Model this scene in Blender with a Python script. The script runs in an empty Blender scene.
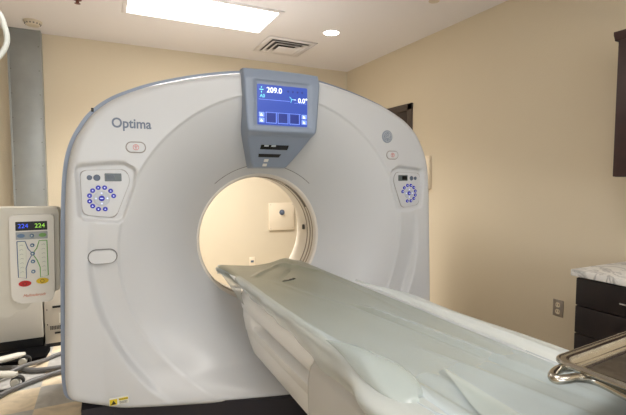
import bpy, bmesh, math, random
from mathutils import Vector, Matrix
random.seed(7)
PI = math.pi
C = bpy.context.scene.collection
H = 1.34

# ------------------------------------------------------------------ materials
def mat(name, col, rough=.5, metal=0, coat=0, emit=None, es=0, alpha=1, noise=0, nscale=8, bump=0, bscale=60, trans=0, spec=.5):
    m = bpy.data.materials.new(name); m.use_nodes = True
    nt = m.node_tree; b = nt.nodes['Principled BSDF']
    def lin(c): return tuple(((v/12.92) if v <= .04045 else ((v+.055)/1.055)**2.4) for v in c)
    c = lin(col)
    b.inputs['Base Color'].default_value = (*c, 1)
    b.inputs['Roughness'].default_value = rough
    b.inputs['Metallic'].default_value = metal
    b.inputs['Coat Weight'].default_value = coat
    b.inputs['Coat Roughness'].default_value = .15
    b.inputs['Alpha'].default_value = alpha
    b.inputs['Specular IOR Level'].default_value = spec
    if trans: b.inputs['Transmission Weight'].default_value = trans
    if emit:
        b.inputs['Emission Color'].default_value = (*lin(emit), 1); b.inputs['Emission Strength'].default_value = es
    if noise or bump:
        tc = nt.nodes.new('ShaderNodeTexCoord')
    if noise:
        n = nt.nodes.new('ShaderNodeTexNoise'); n.inputs['Scale'].default_value = nscale; n.inputs['Detail'].default_value = 5
        r = nt.nodes.new('ShaderNodeValToRGB')
        r.color_ramp.elements[0].position = .3; r.color_ramp.elements[1].position = .7
        r.color_ramp.elements[0].color = (*[v*(1-noise) for v in c], 1)
        r.color_ramp.elements[1].color = (*[min(1, v*(1+noise)) for v in c], 1)
        nt.links.new(tc.outputs['Object'], n.inputs['Vector']); nt.links.new(n.outputs['Fac'], r.inputs['Fac'])
        nt.links.new(r.outputs['Color'], b.inputs['Base Color'])
    if bump:
        n = nt.nodes.new('ShaderNodeTexNoise'); n.inputs['Scale'].default_value = bscale
        bp = nt.nodes.new('ShaderNodeBump'); bp.inputs['Strength'].default_value = bump; bp.inputs['Distance'].default_value = .01
        nt.links.new(tc.outputs['Object'], n.inputs['Vector']); nt.links.new(n.outputs['Fac'], bp.inputs['Height'])
        nt.links.new(bp.outputs['Normal'], b.inputs['Normal'])
    return m

M = {}
M['wall'] = mat('tan_paint', (.815, .76, .66), .7, bump=.12, bscale=90)
M['ceil'] = mat('ceiling_paint', (.885, .865, .86), .8)
M['shell'] = mat('white_shell', (.78, .785, .79), .38, coat=.15)
M['shell2'] = mat('inner_white', (.83, .80, .755), .4)
M['slate'] = mat('slate_plastic', (.53, .575, .645), .35)
M['slate_dk'] = mat('dark_slate', (.35, .39, .46), .4)
M['seam'] = mat('seam', (.45, .44, .43), .6)
M['softseam'] = mat('soft_seam', (.62, .60, .58), .6)
M['plinth'] = mat('plinth_dark', (.13, .12, .15), .55)
M['black'] = mat('black_plastic', (.05, .05, .055), .5)
M['blackmat'] = mat('black_fabric', (.015, .015, .02), .9, spec=.1)
M['darkglass'] = mat('dark_glass', (.08, .09, .10), .15)
M['greyglass'] = mat('grey_glass', (.33, .36, .36), .3)
M['bluebtn'] = mat('blue_button', (.08, .10, .62), .35, emit=(.1, .15, .85), es=.08)
M['glyph'] = mat('white_glyph', (.85, .88, 1), .5, emit=(.8, .85, 1), es=.25)
M['discgrey'] = mat('disc_grey', (.56, .59, .63), .45)
M['ring'] = mat('grey_ring', (.72, .74, .77), .4)
M['oval'] = mat('pink_mark', (.80, .50, .48), .5)
M['text'] = mat('slate_text', (.42, .46, .53), .5)
M['lcd'] = mat('lcd_blue', (.10, .18, .50), .3, emit=(.20, .33, .70), es=.55)
M['lcdtxt'] = mat('lcd_white', (.9, .95, 1), .3, emit=(.95, .98, 1), es=.8)
M['lcdline'] = mat('lcd_line', (.5, .6, .9), .3, emit=(.50, .62, .93), es=.5)
M['lcdcyan'] = mat('lcd_cyan', (.5, .9, .9), .3, emit=(.5, .92, .95), es=.6)
M['lcddk'] = mat('lcd_dark', (.06, .12, .4), .3, emit=(.15, .24, .58), es=.42)
M['bore_grey'] = mat('bore_grey_band', (.55, .50, .44), .5)
M['bore_black'] = mat('bore_dark_band', (.2, .18, .16), .5)
M['steel'] = mat('galvanised', (.60, .61, .60), .45, metal=.55, noise=.08, nscale=5)
M['tray'] = mat('stainless', (.70, .68, .64), .22, metal=1)
M['traydull'] = mat('stainless_dull', (.60, .57, .52), .33, metal=1, noise=.25, nscale=30)
M['plate'] = mat('brushed_plate', (.66, .62, .58), .35, metal=.8)
M['white'] = mat('white_plastic', (.86, .85, .82), .4)
M['offwhite'] = mat('offwhite_plastic', (.80, .785, .74), .42)
M['ivory'] = mat('ivory', (.88, .82, .72), .5)
M['tablewhite'] = mat('table_white', (.93, .93, .925), .35, coat=.2)
M['espresso'] = mat('espresso_wood', (.11, .075, .07), .4, noise=.3, nscale=20)
M['cherry'] = mat('upper_wood', (.20, .11, .095), .45, noise=.2, nscale=18)
M['door'] = mat('door_dark', (.20, .155, .125), .5)
M['doorf'] = mat('door_frame', (.27, .225, .20), .5)
M['chrome'] = mat('chrome', (.8, .8, .8), .2, metal=1)
M['red'] = mat('red_button', (.72, .12, .10), .4)
M['yellow'] = mat('yellow_button', (.85, .72, .10), .4)
M['green'] = mat('green_line', (.40, .66, .30), .5)
M['bluel'] = mat('blue_line', (.30, .40, .55), .5)
M['keypad'] = mat('keypad_pale', (.84, .85, .80), .5)
M['keygrey'] = mat('keypad_grey', (.60, .62, .62), .5)
M['greenbtn'] = mat('green_button', (.42, .60, .32), .4)
M['bluebt2'] = mat('slate_blue_button', (.36, .46, .58), .4)
M['orange'] = mat('orange_text', (.85, .50, .34), .5)
M['dispb'] = mat('display_blue_digit', (.2, .3, .9), .4, emit=(.25, .4, 1), es=.5)
M['dispg'] = mat('display_green_digit', (.6, .85, .3), .4, emit=(.65, .9, .3), es=.45)
M['cable'] = mat('grey_cable', (.40, .395, .39), .5)
M['hose'] = mat('pale_hose', (.78, .79, .76), .35)
M['tyre'] = mat('tyre', (.15, .15, .15), .6)
M['beigemetal'] = mat('beige_metal', (.76, .73, .68), .5)
M['cabwhite'] = mat('cabinet_white', (.80, .785, .75), .45)
M['diffuser'] = mat('lamp_diffuser', (1, 1, 1), .5, emit=(1, .98, .95), es=7)
M['fill_diffuser'] = mat('fill_lamp_diffuser', (1, 1, 1), .5, emit=(1.0, .985, .965), es=11.3)  # emission of the fill lights added outside the frame
M['fill_pane'] = mat('fill_light_pane', (1, 1, 1), .5, emit=(.90, .95, 1.0), es=3.2)  # glow of the added pane behind the camera
M['film'] = mat('clear_film', (.84, .90, .94), .28, alpha=.30, coat=.3)
M['cover'] = mat('mattress_cover', (.54, .545, .475), .36, coat=.25, bump=.05, bscale=12)
M['cloth'] = mat('grey_cloth', (.74, .735, .72), .6, bump=.25, bscale=18)
M['sheet'] = mat('white_sheet', (.80, .825, .815), .34, alpha=.6, coat=.2, bump=.05, bscale=10)
M['pucker'] = mat('clear_pucker', (.74, .78, .765), .22, coat=.4, alpha=.55)
M['smoke'] = mat('detector_plastic', (.80, .75, .67), .5)
M['rust'] = mat('sprinkler_red', (.40, .18, .12), .5)
M['ventdk'] = mat('vent_dark', (.36, .35, .34), .7)
M['warn'] = mat('warning_yellow', (.85, .75, .12), .5)
M['labelw'] = mat('label_white', (.88, .87, .82), .5)

_nt = M['film'].node_tree; _tc = _nt.nodes.new('ShaderNodeTexCoord'); _sp = _nt.nodes.new('ShaderNodeSeparateXYZ'); _mr = _nt.nodes.new('ShaderNodeMapRange')
_mr.inputs['From Min'].default_value = .9; _mr.inputs['From Max'].default_value = -.6; _mr.inputs['To Min'].default_value = .03; _mr.inputs['To Max'].default_value = .38
_nt.links.new(_tc.outputs['Object'], _sp.inputs[0]); _nt.links.new(_sp.outputs['Y'], _mr.inputs['Value']); _nt.links.new(_mr.outputs['Result'], _nt.nodes['Principled BSDF'].inputs['Alpha'])  # film paler toward the camera: reflected light put into its alpha
def marble():
    m = bpy.data.materials.new('marble'); m.use_nodes = True; nt = m.node_tree; b = nt.nodes['Principled BSDF']
    tc = nt.nodes.new('ShaderNodeTexCoord'); n = nt.nodes.new('ShaderNodeTexNoise')
    n.inputs['Scale'].default_value = 5; n.inputs['Detail'].default_value = 8; n.inputs['Distortion'].default_value = 2.2
    r = nt.nodes.new('ShaderNodeValToRGB'); e = r.color_ramp.elements
    e[0].position = .44; e[0].color = (.74, .72, .68, 1); e[1].position = .56; e[1].color = (.74, .72, .68, 1)
    x = e.new(.5); x.color = (.36, .35, .34, 1)
    nt.links.new(tc.outputs['Object'], n.inputs['Vector']); nt.links.new(n.outputs['Fac'], r.inputs['Fac'])
    nt.links.new(r.outputs['Color'], b.inputs['Base Color']); b.inputs['Roughness'].default_value = .3
    return m
M['marble'] = marble()
def tiles():
    m = bpy.data.materials.new('floor_tiles'); m.use_nodes = True; nt = m.node_tree; b = nt.nodes['Principled BSDF']
    tc = nt.nodes.new('ShaderNodeTexCoord'); mp = nt.nodes.new('ShaderNodeMapping')
    mp.inputs['Location'].default_value = (.41, -2.9, .01); 
    nt.links.new(tc.outputs['Object'], mp.inputs['Vector'])
    c = nt.nodes.new('ShaderNodeTexChecker'); c.inputs['Scale'].default_value = 1/.305
    c.inputs['Color1'].default_value = (.72, .60, .43, 1); c.inputs['Color2'].default_value = (.46, .445, .42, 1)
    n = nt.nodes.new('ShaderNodeTexNoise'); n.inputs['Scale'].default_value = 9; n.inputs['Detail'].default_value = 8; n.inputs['Distortion'].default_value = 1
    r = nt.nodes.new('ShaderNodeValToRGB'); r.color_ramp.elements[0].color = (.84, .84, .84, 1); r.color_ramp.elements[1].color = (1.13, 1.13, 1.13, 1)
    r.color_ramp.elements[0].position = .35; r.color_ramp.elements[1].position = .65
    mx = nt.nodes.new('ShaderNodeMix'); mx.data_type = 'RGBA'; mx.blend_type = 'MULTIPLY'; mx.inputs[0].default_value = 1
    nt.links.new(mp.outputs['Vector'], c.inputs['Vector']); nt.links.new(tc.outputs['Object'], n.inputs['Vector'])
    nt.links.new(n.outputs['Fac'], r.inputs['Fac']); nt.links.new(c.outputs['Color'], mx.inputs[6]); nt.links.new(r.outputs['Color'], mx.inputs[7])
    nt.links.new(mx.outputs[2], b.inputs['Base Color']); b.inputs['Roughness'].default_value = .35
    return m
M['tiles'] = tiles()

# ------------------------------------------------------------------ builders
def wloc(p):
    v = Vector((0, 0, 0))
    while p is not None: v += Vector(p.location); p = p.parent
    return v
class MB:
    """collects shapes in room coordinates and links them as one mesh"""
    def __init__(s): s.bm = bmesh.new()
    def _bev(s, vs, bev, seg=2):
        if bev > 0:
            es = {e for v in vs for e in v.link_edges}
            bmesh.ops.bevel(s.bm, geom=list(es), offset=bev, segments=seg, affect='EDGES', profile=.5, clamp_overlap=True)
    def box(s, x0, x1, y0, y1, z0, z1, bev=0):
        r = bmesh.ops.create_cube(s.bm, size=1)['verts']
        for v in r:
            v.co = Vector(((x0+x1)/2+v.co.x*(x1-x0), (y0+y1)/2+v.co.y*(y1-y0), (z0+z1)/2+v.co.z*(z1-z0)))
        s._bev(r, bev); return s
    def prism(s, poly, a0, a1, axis='Y', bev=0, off=None):
        """polygon extruded along an axis; Y: (x,z), X: (y,z), Z: (x,y)"""
        def P(p, a):
            return {'Y': (p[0], a, p[1]), 'X': (a, p[0], p[1]), 'Z': (p[0], p[1], a)}[axis]
        A = [s.bm.verts.new(P(p, a0)) for p in poly]; B = [s.bm.verts.new(P(p, a1)) for p in poly]
        n = len(poly)
        s.bm.faces.new(A); s.bm.faces.new(B[::-1])
        for i in range(n): s.bm.faces.new((A[i], B[i], B[(i+1) % n], A[(i+1) % n]))
        if bev > 0:
            es = {e for v in A for e in v.link_edges if e.other_vert(v) in set(A)}
            bmesh.ops.bevel(s.bm, geom=list(es), offset=bev, segments=2, affect='EDGES', clamp_overlap=True)
        return s
    def tube(s, pts, r, n=12, closed=False, smooth=True, caps=True):
        pts = [Vector(p) for p in pts]
        if smooth and len(pts) > 2: pts = catmull(pts, 8, closed)
        rings = []; N = len(pts); up = None
        for i, p in enumerate(pts):
            a = pts[(i-1) % N] if (closed or i > 0) else p
            b = pts[(i+1) % N] if (closed or i < N-1) else p
            t = (b-a).normalized()
            if up is None:
                up = Vector((0, 0, 1)) if abs(t.z) < .9 else Vector((1, 0, 0))
            u = (up - t*up.dot(t)).normalized(); up = u; w = t.cross(u)
            rr = r(i/(N-1)) if callable(r) else r
            rings.append([s.bm.verts.new(p+(u*math.cos(2*PI*k/n)+w*math.sin(2*PI*k/n))*rr) for k in range(n)])
        for i in range(N if closed else N-1):
            A = rings[i]; B = rings[(i+1) % N]
            for k in range(n): s.bm.faces.new((A[k], A[(k+1) % n], B[(k+1) % n], B[k]))
        if caps and not closed: s.bm.faces.new(rings[0][::-1]); s.bm.faces.new(rings[-1])
        return s
    def lathe(s, c, prof, axis='Z', n=32, a0=0, a1=2*PI):
        """profile of (radius, height) turned about an axis through c"""
        full = abs(a1-a0-2*PI) < 1e-6; k_ = n if full else n+1
        def P(r, h, a):
            x, y = r*math.cos(a), r*math.sin(a)
            return Vector(c)+Vector({'Z': (x, y, h), 'Y': (x, h, y), 'X': (h, x, y)}[axis])
        rings = []
        for r, h in prof:
            if r < 1e-6: rings.append([s.bm.verts.new(P(0, h, 0))])
            else: rings.append([s.bm.verts.new(P(r, h, a0+(a1-a0)*k/n)) for k in range(k_)])
        for A, B in zip(rings, rings[1:]):
            m = n
            for k in range(m):
                k2 = (k+1) % k_
                if len(A) == 1 and len(B) == 1: continue
                if len(A) == 1: s.bm.faces.new((A[0], B[k], B[k2]))
                elif len(B) == 1: s.bm.faces.new((A[k], A[k2], B[0]))
                else: s.bm.faces.new((A[k], A[k2], B[k2], B[k]))
        return s
    def grid(s, f, nu, nv):
        V = [[s.bm.verts.new(f(i/nu, j/nv)) for j in range(nv+1)] for i in range(nu+1)]
        for i in range(nu):
            for j in range(nv): s.bm.faces.new((V[i][j], V[i+1][j], V[i+1][j+1], V[i][j+1]))
        return V
    def text(s, txt, x, y, z, size, depth=.0015, align='CENTER', shear=0, sx=1, fat=0):
        cu = bpy.data.curves.new('t', 'FONT'); cu.body = txt; cu.size = size; cu.extrude = depth/2; cu.align_x = align; cu.align_y = 'CENTER'
        cu.shear = shear; cu.offset = fat
        o = bpy.data.objects.new('t', cu); C.objects.link(o)
        me = bpy.data.meshes.new_from_object(o)
        me.transform(Matrix.Translation((x, y, z)) @ Matrix.Rotation(PI/2, 4, 'X') @ Matrix.Diagonal((sx, 1, 1, 1)))
        s.bm.from_mesh(me); bpy.data.objects.remove(o); bpy.data.curves.remove(cu); bpy.data.meshes.remove(me)
        return s
    def build(s, name, m, parent=None, label=None, kind=None, sharp=35, recalc=True):
        if recalc: bmesh.ops.recalc_face_normals(s.bm, faces=s.bm.faces)
        if parent is None:
            xs = [v.co for v in s.bm.verts]
            org = Vector(((min(v.x for v in xs)+max(v.x for v in xs))/2, (min(v.y for v in xs)+max(v.y for v in xs))/2, min(v.z for v in xs)))
            if kind == 'structure': org = Vector((0, 0, 0))
            loc = org
        else:
            org = wloc(parent); loc = Vector((0, 0, 0))
        bmesh.ops.translate(s.bm, verts=s.bm.verts, vec=-org)
        me = bpy.data.meshes.new(name); s.bm.to_mesh(me); s.bm.free()
        for p in me.polygons: p.use_smooth = True
        me.set_sharp_from_angle(angle=math.radians(sharp))
        o = bpy.data.objects.new(name, me); C.objects.link(o); o.location = loc; o.parent = parent
        me.materials.append(M[m] if isinstance(m, str) else m)
        if label: o['label'] = label
        if kind: o['kind'] = kind
        return o
def catmull(P, n, closed=False):
    out = []; N = len(P)
    for i in range(N if closed else N-1):
        if closed: a, b, c, d = P[(i-1) % N], P[i], P[(i+1) % N], P[(i+2) % N]
        else: a, b, c, d = P[max(i-1, 0)], P[i], P[i+1], P[min(i+2, N-1)]
        for k in range(n):
            t = k/n
            out.append(.5*((2*b)+(c-a)*t+(2*a-5*b+4*c-d)*t*t+(3*b-a-3*c+d)*t**3))
    if not closed: out.append(P[-1])
    return out
def thing(name, loc, label, cat, group=None):
    o = bpy.data.objects.new(name, None); C.objects.link(o); o.location = loc; o.empty_display_size = .1
    tag(o, label, cat, group); return o
def tag(o, label, cat, group=None):
    o['label'] = label; o['category'] = cat
    if group: o['group'] = group
    return o
def struct(name, mb, m, parent=None): return mb.build(name, m, parent, kind='structure' if parent is None else None)
def ss(a, b, x):
    t = max(0, min(1, (x-a)/(b-a))); return t*t*(3-2*t)
def rrect(cx, cz, w, h, r, n=5):
    P = []
    for (sx, sz, a) in ((1, 1, 0), (-1, 1, 90), (-1, -1, 180), (1, -1, 270)):
        for k in range(n+1):
            t = math.radians(a+90*k/n); P.append((cx+sx*(w/2-r)+r*math.cos(t), cz+sz*(h/2-r)+r*math.sin(t)))
    return P
def rpoly(P, r, n=5):
    """rounded polygon"""
    out = []; N = len(P)
    for i in range(N):
        a, b, c = Vector(P[i-1]), Vector(P[i]), Vector(P[(i+1) % N])
        u = (a-b).normalized(); w = (c-b).normalized(); q = min(r, (a-b).length*.45, (c-b).length*.45)
        p0 = b+u*q; p1 = b+w*q
        for k in range(n+1):
            t = k/n; out.append(tuple(p0*(1-t)**2+b*2*t*(1-t)+p1*t*t))
    return out

# ------------------------------------------------------------------ room
XL, XR, YB, YF, ZC = -2.3, 2.84, 4.87, -2.6, 2.72
T = .12
struct('floor', MB().box(XL-T, XR+T, YF-T, YB+T, -.1, 0), 'tiles')
struct('ceiling', MB().box(XL-T, XR+T, YF-T, YB+T, ZC, ZC+.1), 'ceil')
struct('wall_back', MB().box(XL-T, XR+T, YB, YB+T, 0, ZC), 'wall')
struct('wall_right', MB().box(XR, XR+T, YF, YB, 0, ZC), 'wall')
struct('wall_left', MB().box(XL-T, XL, YF, YB, 0, ZC), 'wall')
b = MB(); WX0, WX1, WZ0, WZ1 = -1.3, 1.9, .95, 2.25
b.box(XL-T, WX0, YF-T, YF, 0, ZC); b.box(WX1, XR+T, YF-T, YF, 0, ZC); b.box(WX0, WX1, YF-T, YF, 0, WZ0); b.box(WX0, WX1, YF-T, YF, WZ1, ZC)
struct('wall_front', b, 'wall')
win = struct('added_window_1', MB().box(WX0, WX1, YF-.08, YF-.06, WZ0, WZ1), 'fill_pane')  # unseen glowing pane with frame, added to brighten the scanner front
for x in (WX0+.025, .3, WX1-.025): MB().box(x-.025, x+.025, YF-.06, YF-.03, WZ0, WZ1, .004).build('added_window_frame', 'white', win)
MB().box(WX0-.03, WX1+.03, YF-.05, YF+.06, WZ0-.03, WZ0, .004).build('added_window_sill', 'white', win)
struct('baseboard_back', MB().box(XL, XR, YB-.012, YB, 0, .1, .003), 'doorf')
struct('baseboard_right', MB().box(XR-.012, XR, YF, 3.54, 0, .1, .003), 'doorf')
# door in the right wall
b = MB(); b.box(XR-.02, XR+.001, 3.54, 3.61, 0, 2.12, .004); b.box(XR-.02, XR+.001, 4.55, 4.62, 0, 2.12, .004); b.box(XR-.02, XR+.001, 3.54, 4.62, 2.05, 2.12, .004)
dr = struct('door_1', b, 'doorf')
b = MB().box(XR-.008, XR+.001, 3.61, 4.55, .005, 2.05, .002); b.build('door_panel', 'door', dr)
b = MB(); b.lathe((XR-.008, 3.7, 1.0), [(.0, -.06), (.02, -.058), (.026, -.045), (.02, -.03), (.01, -.025), (.01, 0), (.03, 0)], 'X', 16); b.build('door_handle', 'chrome', dr)

# ------------------------------------------------------------------ CT gantry
CX, CZ, YG = .948, .95, 2.40
half = [(0, 1.97), (.23, 1.958), (.46, 1.915), (.66, 1.86), (.78, 1.815), (.90, 1.755), (.99, 1.68), (1.045, 1.60), (1.083, 1.52), (1.108, 1.42), (1.122, 1.28), (1.13, 1.1), (1.142, .75), (1.152, .42), (1.151, .30), (1.135, .235), (1.065, .195), (.94, .152), (.8, .142), (.4, .138), (0, .136)]
op = [Vector((x*1.013, z-.008*ss(.5, 1.5, z))) for x, z in half]
loop = op + [Vector((-p.x, p.y)) for p in op[-2:0:-1]]
fine = catmull([Vector((p.x+.013, p.y, 0)) for p in loop], 10, True)
def rout(th):
    dx, dz = math.cos(th), math.sin(th); best = 0
    N = len(fine)
    for i in range(N):
        a = fine[i]; b_ = fine[(i+1) % N]
        ax, az = a.x, a.y-CZ; ex, ez = b_.x-a.x, b_.y-a.y
        den = dx*ez-dz*ex
        if abs(den) < 1e-9: continue
        t = (ax*ez-az*ex)/den; u = (ax*dz-az*dx)/den
        if t > 0 and -1e-6 <= u <= 1+1e-6: best = max(best, t)
    return best
NA = 720
ROUT = [rout(2*PI*k/NA) for k in range(NA)]
PANEL = [(-.108, 1.385), (.10, 1.392), (.118, 1.335), (.045, 1.146), (-.103, 1.166)]
POCK = [(-.128, 1.41), (.085, 1.43), (.15, 1.395), (.135, 1.30), (.075, 1.120), (-.118, 1.142)]
def mir(P): return [(2*CX-x, z) for x, z in P]
def sdpoly(P, x, z):
    d = 1e9; ins = False; N = len(P)
    for i in range(N):
        ax, az = P[i]; bx, bz = P[(i+1) % N]
        ex, ez = bx-ax, bz-az; wx, wz = x-ax, z-az
        t = max(0, min(1, (wx*ex+wz*ez)/(ex*ex+ez*ez)))
        d = min(d, (wx-t*ex)**2+(wz-t*ez)**2)
        if (az > z) != (bz > z) and x < (bx-ax)*(z-az)/(bz-az)+ax: ins = not ins
    d = math.sqrt(d); return -d if ins else d
POCKR = rpoly(POCK, .03, 4); POCKM = mir(POCKR)
RD = .90
def surf(x, z):
    """front cover depth at (x, z)"""
    r = math.hypot(x-CX, z-CZ); y = YG
    if r < RD:
        t = (RD-r)/(RD-.432); t = min(t, 1.1)
        y += (.365*(.28*t+.72*t**1.9) + .006*ss(0, .03, t))*ss(.13, .30, z)
    low = ss(.25, -.35, (z-CZ)/max(r, .1))            # crescent below the dish
    y += .050*ss(.14, .34, z)*low*ss(1.045, 1.01, r)*ss(.60, .95, r)
    k = max(0, 1-abs(x-CX)/.98)
    y -= .30*(1-(1-k)**1.15)*ss(.62, .14, z)
    if x < .2 and 1.1 < z < 1.47: y += .022*ss(.008, -.010, sdpoly(POCKR, x, z))
    if x > 1.68 and 1.1 < z < 1.47: y += .022*ss(.008, -.010, sdpoly(POCKM, x, z))
    return y

gantry = thing('ct_scanner', (CX, 2.9, 0), 'large white ring-shaped scanner with a round bore, blue screen on top and two dial keypads', 'scanner')
b = MB(); bm = b.bm
R0 = .432; NR = 150; FR = .045
rings = []
for j in range(NR+1):
    t = j/NR
    ring = []
    for k in range(NA):
        th = 2*PI*k/NA; ro = ROUT[k]
        r = R0+(ro-R0)*(t if t < .9 else (.9+.1*(1-(1-(t-.9)/.1)**1.6)))
        x = CX+r*math.cos(th); z = CZ+r*math.sin(th)
        y = surf(x, z); e = ro-r
        if e < FR: y += FR-math.sqrt(max(0, FR*FR-(FR-e)**2))
        ring.append(bm.verts.new((x, y, z)))
    rings.append(ring)
last = rings[-1]
rings.append([bm.verts.new((v.co.x, 2.50, v.co.z)) for v in last])
for A, B in zip(rings, rings[1:]):
    for k in range(NA): bm.faces.new((A[k], A[(k+1) % NA], B[(k+1) % NA], B[k]))
b.build('front_cover', 'shell', gantry, sharp=50)
# trim band and rear cover
def outline(off, n=180):
    P = []
    for k in range(n):
        th = 2*PI*k/n; r = ROUT[int(k*NA/n)]+off; P.append((CX+r*math.cos(th), CZ+r*math.sin(th)))
    return P
def annulus(off, y0, y1, rin, n=180, bev=0):
    m = MB(); O = outline(off, n)
    rg = []
    prof = [(0, y0), (1, y0), (1, y1), (0, y1)]
    for s_, y in prof:
        if s_: rg.append([m.bm.verts.new((x, y, z)) for x, z in O])
        else: rg.append([m.bm.verts.new((CX+rin*math.cos(2*PI*k/n), y, CZ+rin*math.sin(2*PI*k/n))) for k in range(n)])
    if bev:
        O2 = outline(off-bev, n)
        rg[2:3] = [[m.bm.verts.new((x, y1-bev, z)) for x, z in O], [m.bm.verts.new((x, y1, z)) for x, z in O2]]
    for i in range(len(rg)):
        A = rg[i]; B = rg[(i+1) % len(rg)]
        for k in range(n): m.bm.faces.new((A[k], A[(k+1) % n], B[(k+1) % n], B[k]))
    return m
tr = annulus(.022, 2.475, 2.535, .9, 360).build('trim_band', 'slate', gantry)
m_ = MB(); rg = []
for kind_, off_, y in (('o', -.08, 2.53), ('o', .012, 2.53), ('o', .012, 3.22), ('o', -.068, 3.30), ('i', 0, 3.30)):
    rg.append([m_.bm.verts.new((x, y, z)) for x, z in outline(off_)] if kind_ == 'o' else [m_.bm.verts.new((CX+.5*math.cos(2*PI*k/180), y, CZ+.5*math.sin(2*PI*k/180))) for k in range(180)])
for A, B in zip(rg, rg[1:]):
    for k in range(180): m_.bm.faces.new((A[k], A[(k+1) % 180], B[(k+1) % 180], B[k]))
m_.build('rear_cover', 'shell', gantry)
# little latch on the band
b = MB(); a = math.radians(140)
lk = max(range(NA), key=lambda k: -abs(CX+ROUT[k]*math.cos(2*PI*k/NA)+.030)-(5 if k > NA/2 else 0)); la = 2*PI*lk/NA; lr = ROUT[lk]+.0225
b.box(CX+lr*math.cos(la)-.006, CX+lr*math.cos(la)+.006, 2.470, 2.5, CZ+lr*math.sin(la)-.016, CZ+lr*math.sin(la)+.004, .002); b.build('latch', 'black', tr)
# bore liner
b = MB(); b.lathe((CX, 0, CZ), [(.434, 2.772), (.427, 2.769), (.417, 2.775), (.412, 2.79), (.412, 3.03), (.417, 3.06), (.440, 3.14), (.50, 3.30)], 'Y', 160)
bore = b.build('bore_liner', 'shell2', gantry, sharp=60)
for (y, w, m) in ((2.82, .012, 'bore_grey'), (2.86, .016, 'bore_grey'), (2.91, .012, 'bore_grey')):
    b = MB(); b.lathe((CX, 0, CZ), [(.414, y-w/2), (.4095, y-w/2), (.4095, y+w/2), (.414, y+w/2)], 'Y', 160); b.build('bore_ring', m, bore, 'thin grey-brown ring inside the bore')
b = MB(); b.lathe((CX, 0, CZ), [(.413, 2.832), (.4085, 2.832), (.4085, 2.850), (.413, 2.850)], 'Y', 30, math.radians(28), math.radians(60)); b.build('laser_slot', 'bore_black', bore)
b = MB(); b.box(CX+.398, CX+.414, 2.955, 2.98, .965, 1.0, .002); b.build('sensor', 'bore_black', bore)
# seam arc above the bore
b = MB(); P = []
for k in range(41):
    th = math.radians(48+84*k/40); x = CX+.490*math.cos(th); z = CZ+.490*math.sin(th); P.append((x, surf(x, z)-.0002, z))
b.tube(P, .0022, 6, smooth=False); b.build('cover_seam', 'seam', gantry)
# base plinth
pl = []
for k in range(25):
    x = CX-1.09+2.18*k/24; pl.append((x, surf(max(min(x, CX+.93), CX-.93), .15)+.05-.10*max(0, 1-abs(x-CX)/.7)))
poly = pl+[(CX+1.09, 3.2), (CX-1.09, 3.2)]
MB().prism(poly, 0, .16, 'Z').build('base_plinth', 'plinth', gantry)
# thin dark shadow gap strip & label
# text
b = MB().text('Optima', .038, YG-.0005, 1.624, .068, .002, 'LEFT', fat=.0015, sx=.9); b.build('lettering', 'text', gantry, 'slate grey lettering')
# oval stop buttons
def stadium(cx, cz, w, h, n=10): return rrect(cx, cz, w, h, h/2-.0005, n)
def ovaltube(cx, cz, w, h, r, y=None):
    return [(x, (surf(x, z) if y is None else y), z) for x, z in stadium(cx, cz, w, h, 6)]
for cx, cz in ((.149, 1.506), (2*CX-.140, 1.506)):
    b = MB().prism(stadium(cx, cz, .086, .047), YG-.004, YG+.01, 'Y', .002)
    o = b.build('stop_button', 'shell', gantry, 'white oval button with a faint red mark')
    MB().tube(ovaltube(cx, cz, .092, .053, 0), .0032, 8, True, False).build('button_rim', 'softseam', o)
    b = MB(); b.lathe((cx, YG-.0045, cz), [(.015, 0), (.015, -.0012), (.012, -.0012), (.012, 0)], 'Y', 24)
    b.tube([(cx, YG-.005, cz-.011), (cx, YG-.005, cz+.012)], .0016, 6)
    b.tube([(cx-.008, YG-.005, cz+.006), (cx, YG-.005, cz-.002), (cx+.008, YG-.005, cz+.006)], .0014, 6, smooth=False)
    b.build('stop_mark', 'oval', o)
# hand hold cover on the left
MB().prism(stadium(-.020, .95, .125, .066), YG-.002, YG+.01, 'Y', .0015).build('recess_cover', 'shell', gantry)
MB().tube(ovaltube(-.020, .95, .132, .073, 0), .0026, 8, True, False).build('cover_seam', 'seam', gantry)
# monogram disc on the right
lc = (1.712, 1.628)
lg = MB().lathe((lc[0], YG, lc[1]), [(0, -.004), (.038, -.004), (.042, -.002), (.042, .004)], 'Y', 40).build('monogram_disc', 'discgrey', gantry)
b = MB(); b.lathe((lc[0], YG-.0045, lc[1]), [(.034, 0), (.034, -.001), (.0315, -.001), (.0315, 0)], 'Y', 40)
b.text('GE', lc[0], YG-.005, lc[1], .034, .001, shear=.25)
for q in range(4):
    a = PI/4+q*PI/2
    b.tube([(lc[0]+.027*math.cos(a-.5), YG-.005, lc[1]+.027*math.sin(a-.5)), (lc[0]+.022*math.cos(a), YG-.005, lc[1]+.022*math.sin(a)), (lc[0]+.027*math.cos(a+.5), YG-.005, lc[1]+.027*math.sin(a+.5))], .0012, 6)
b.build('monogram', 'ring', lg)
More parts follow.
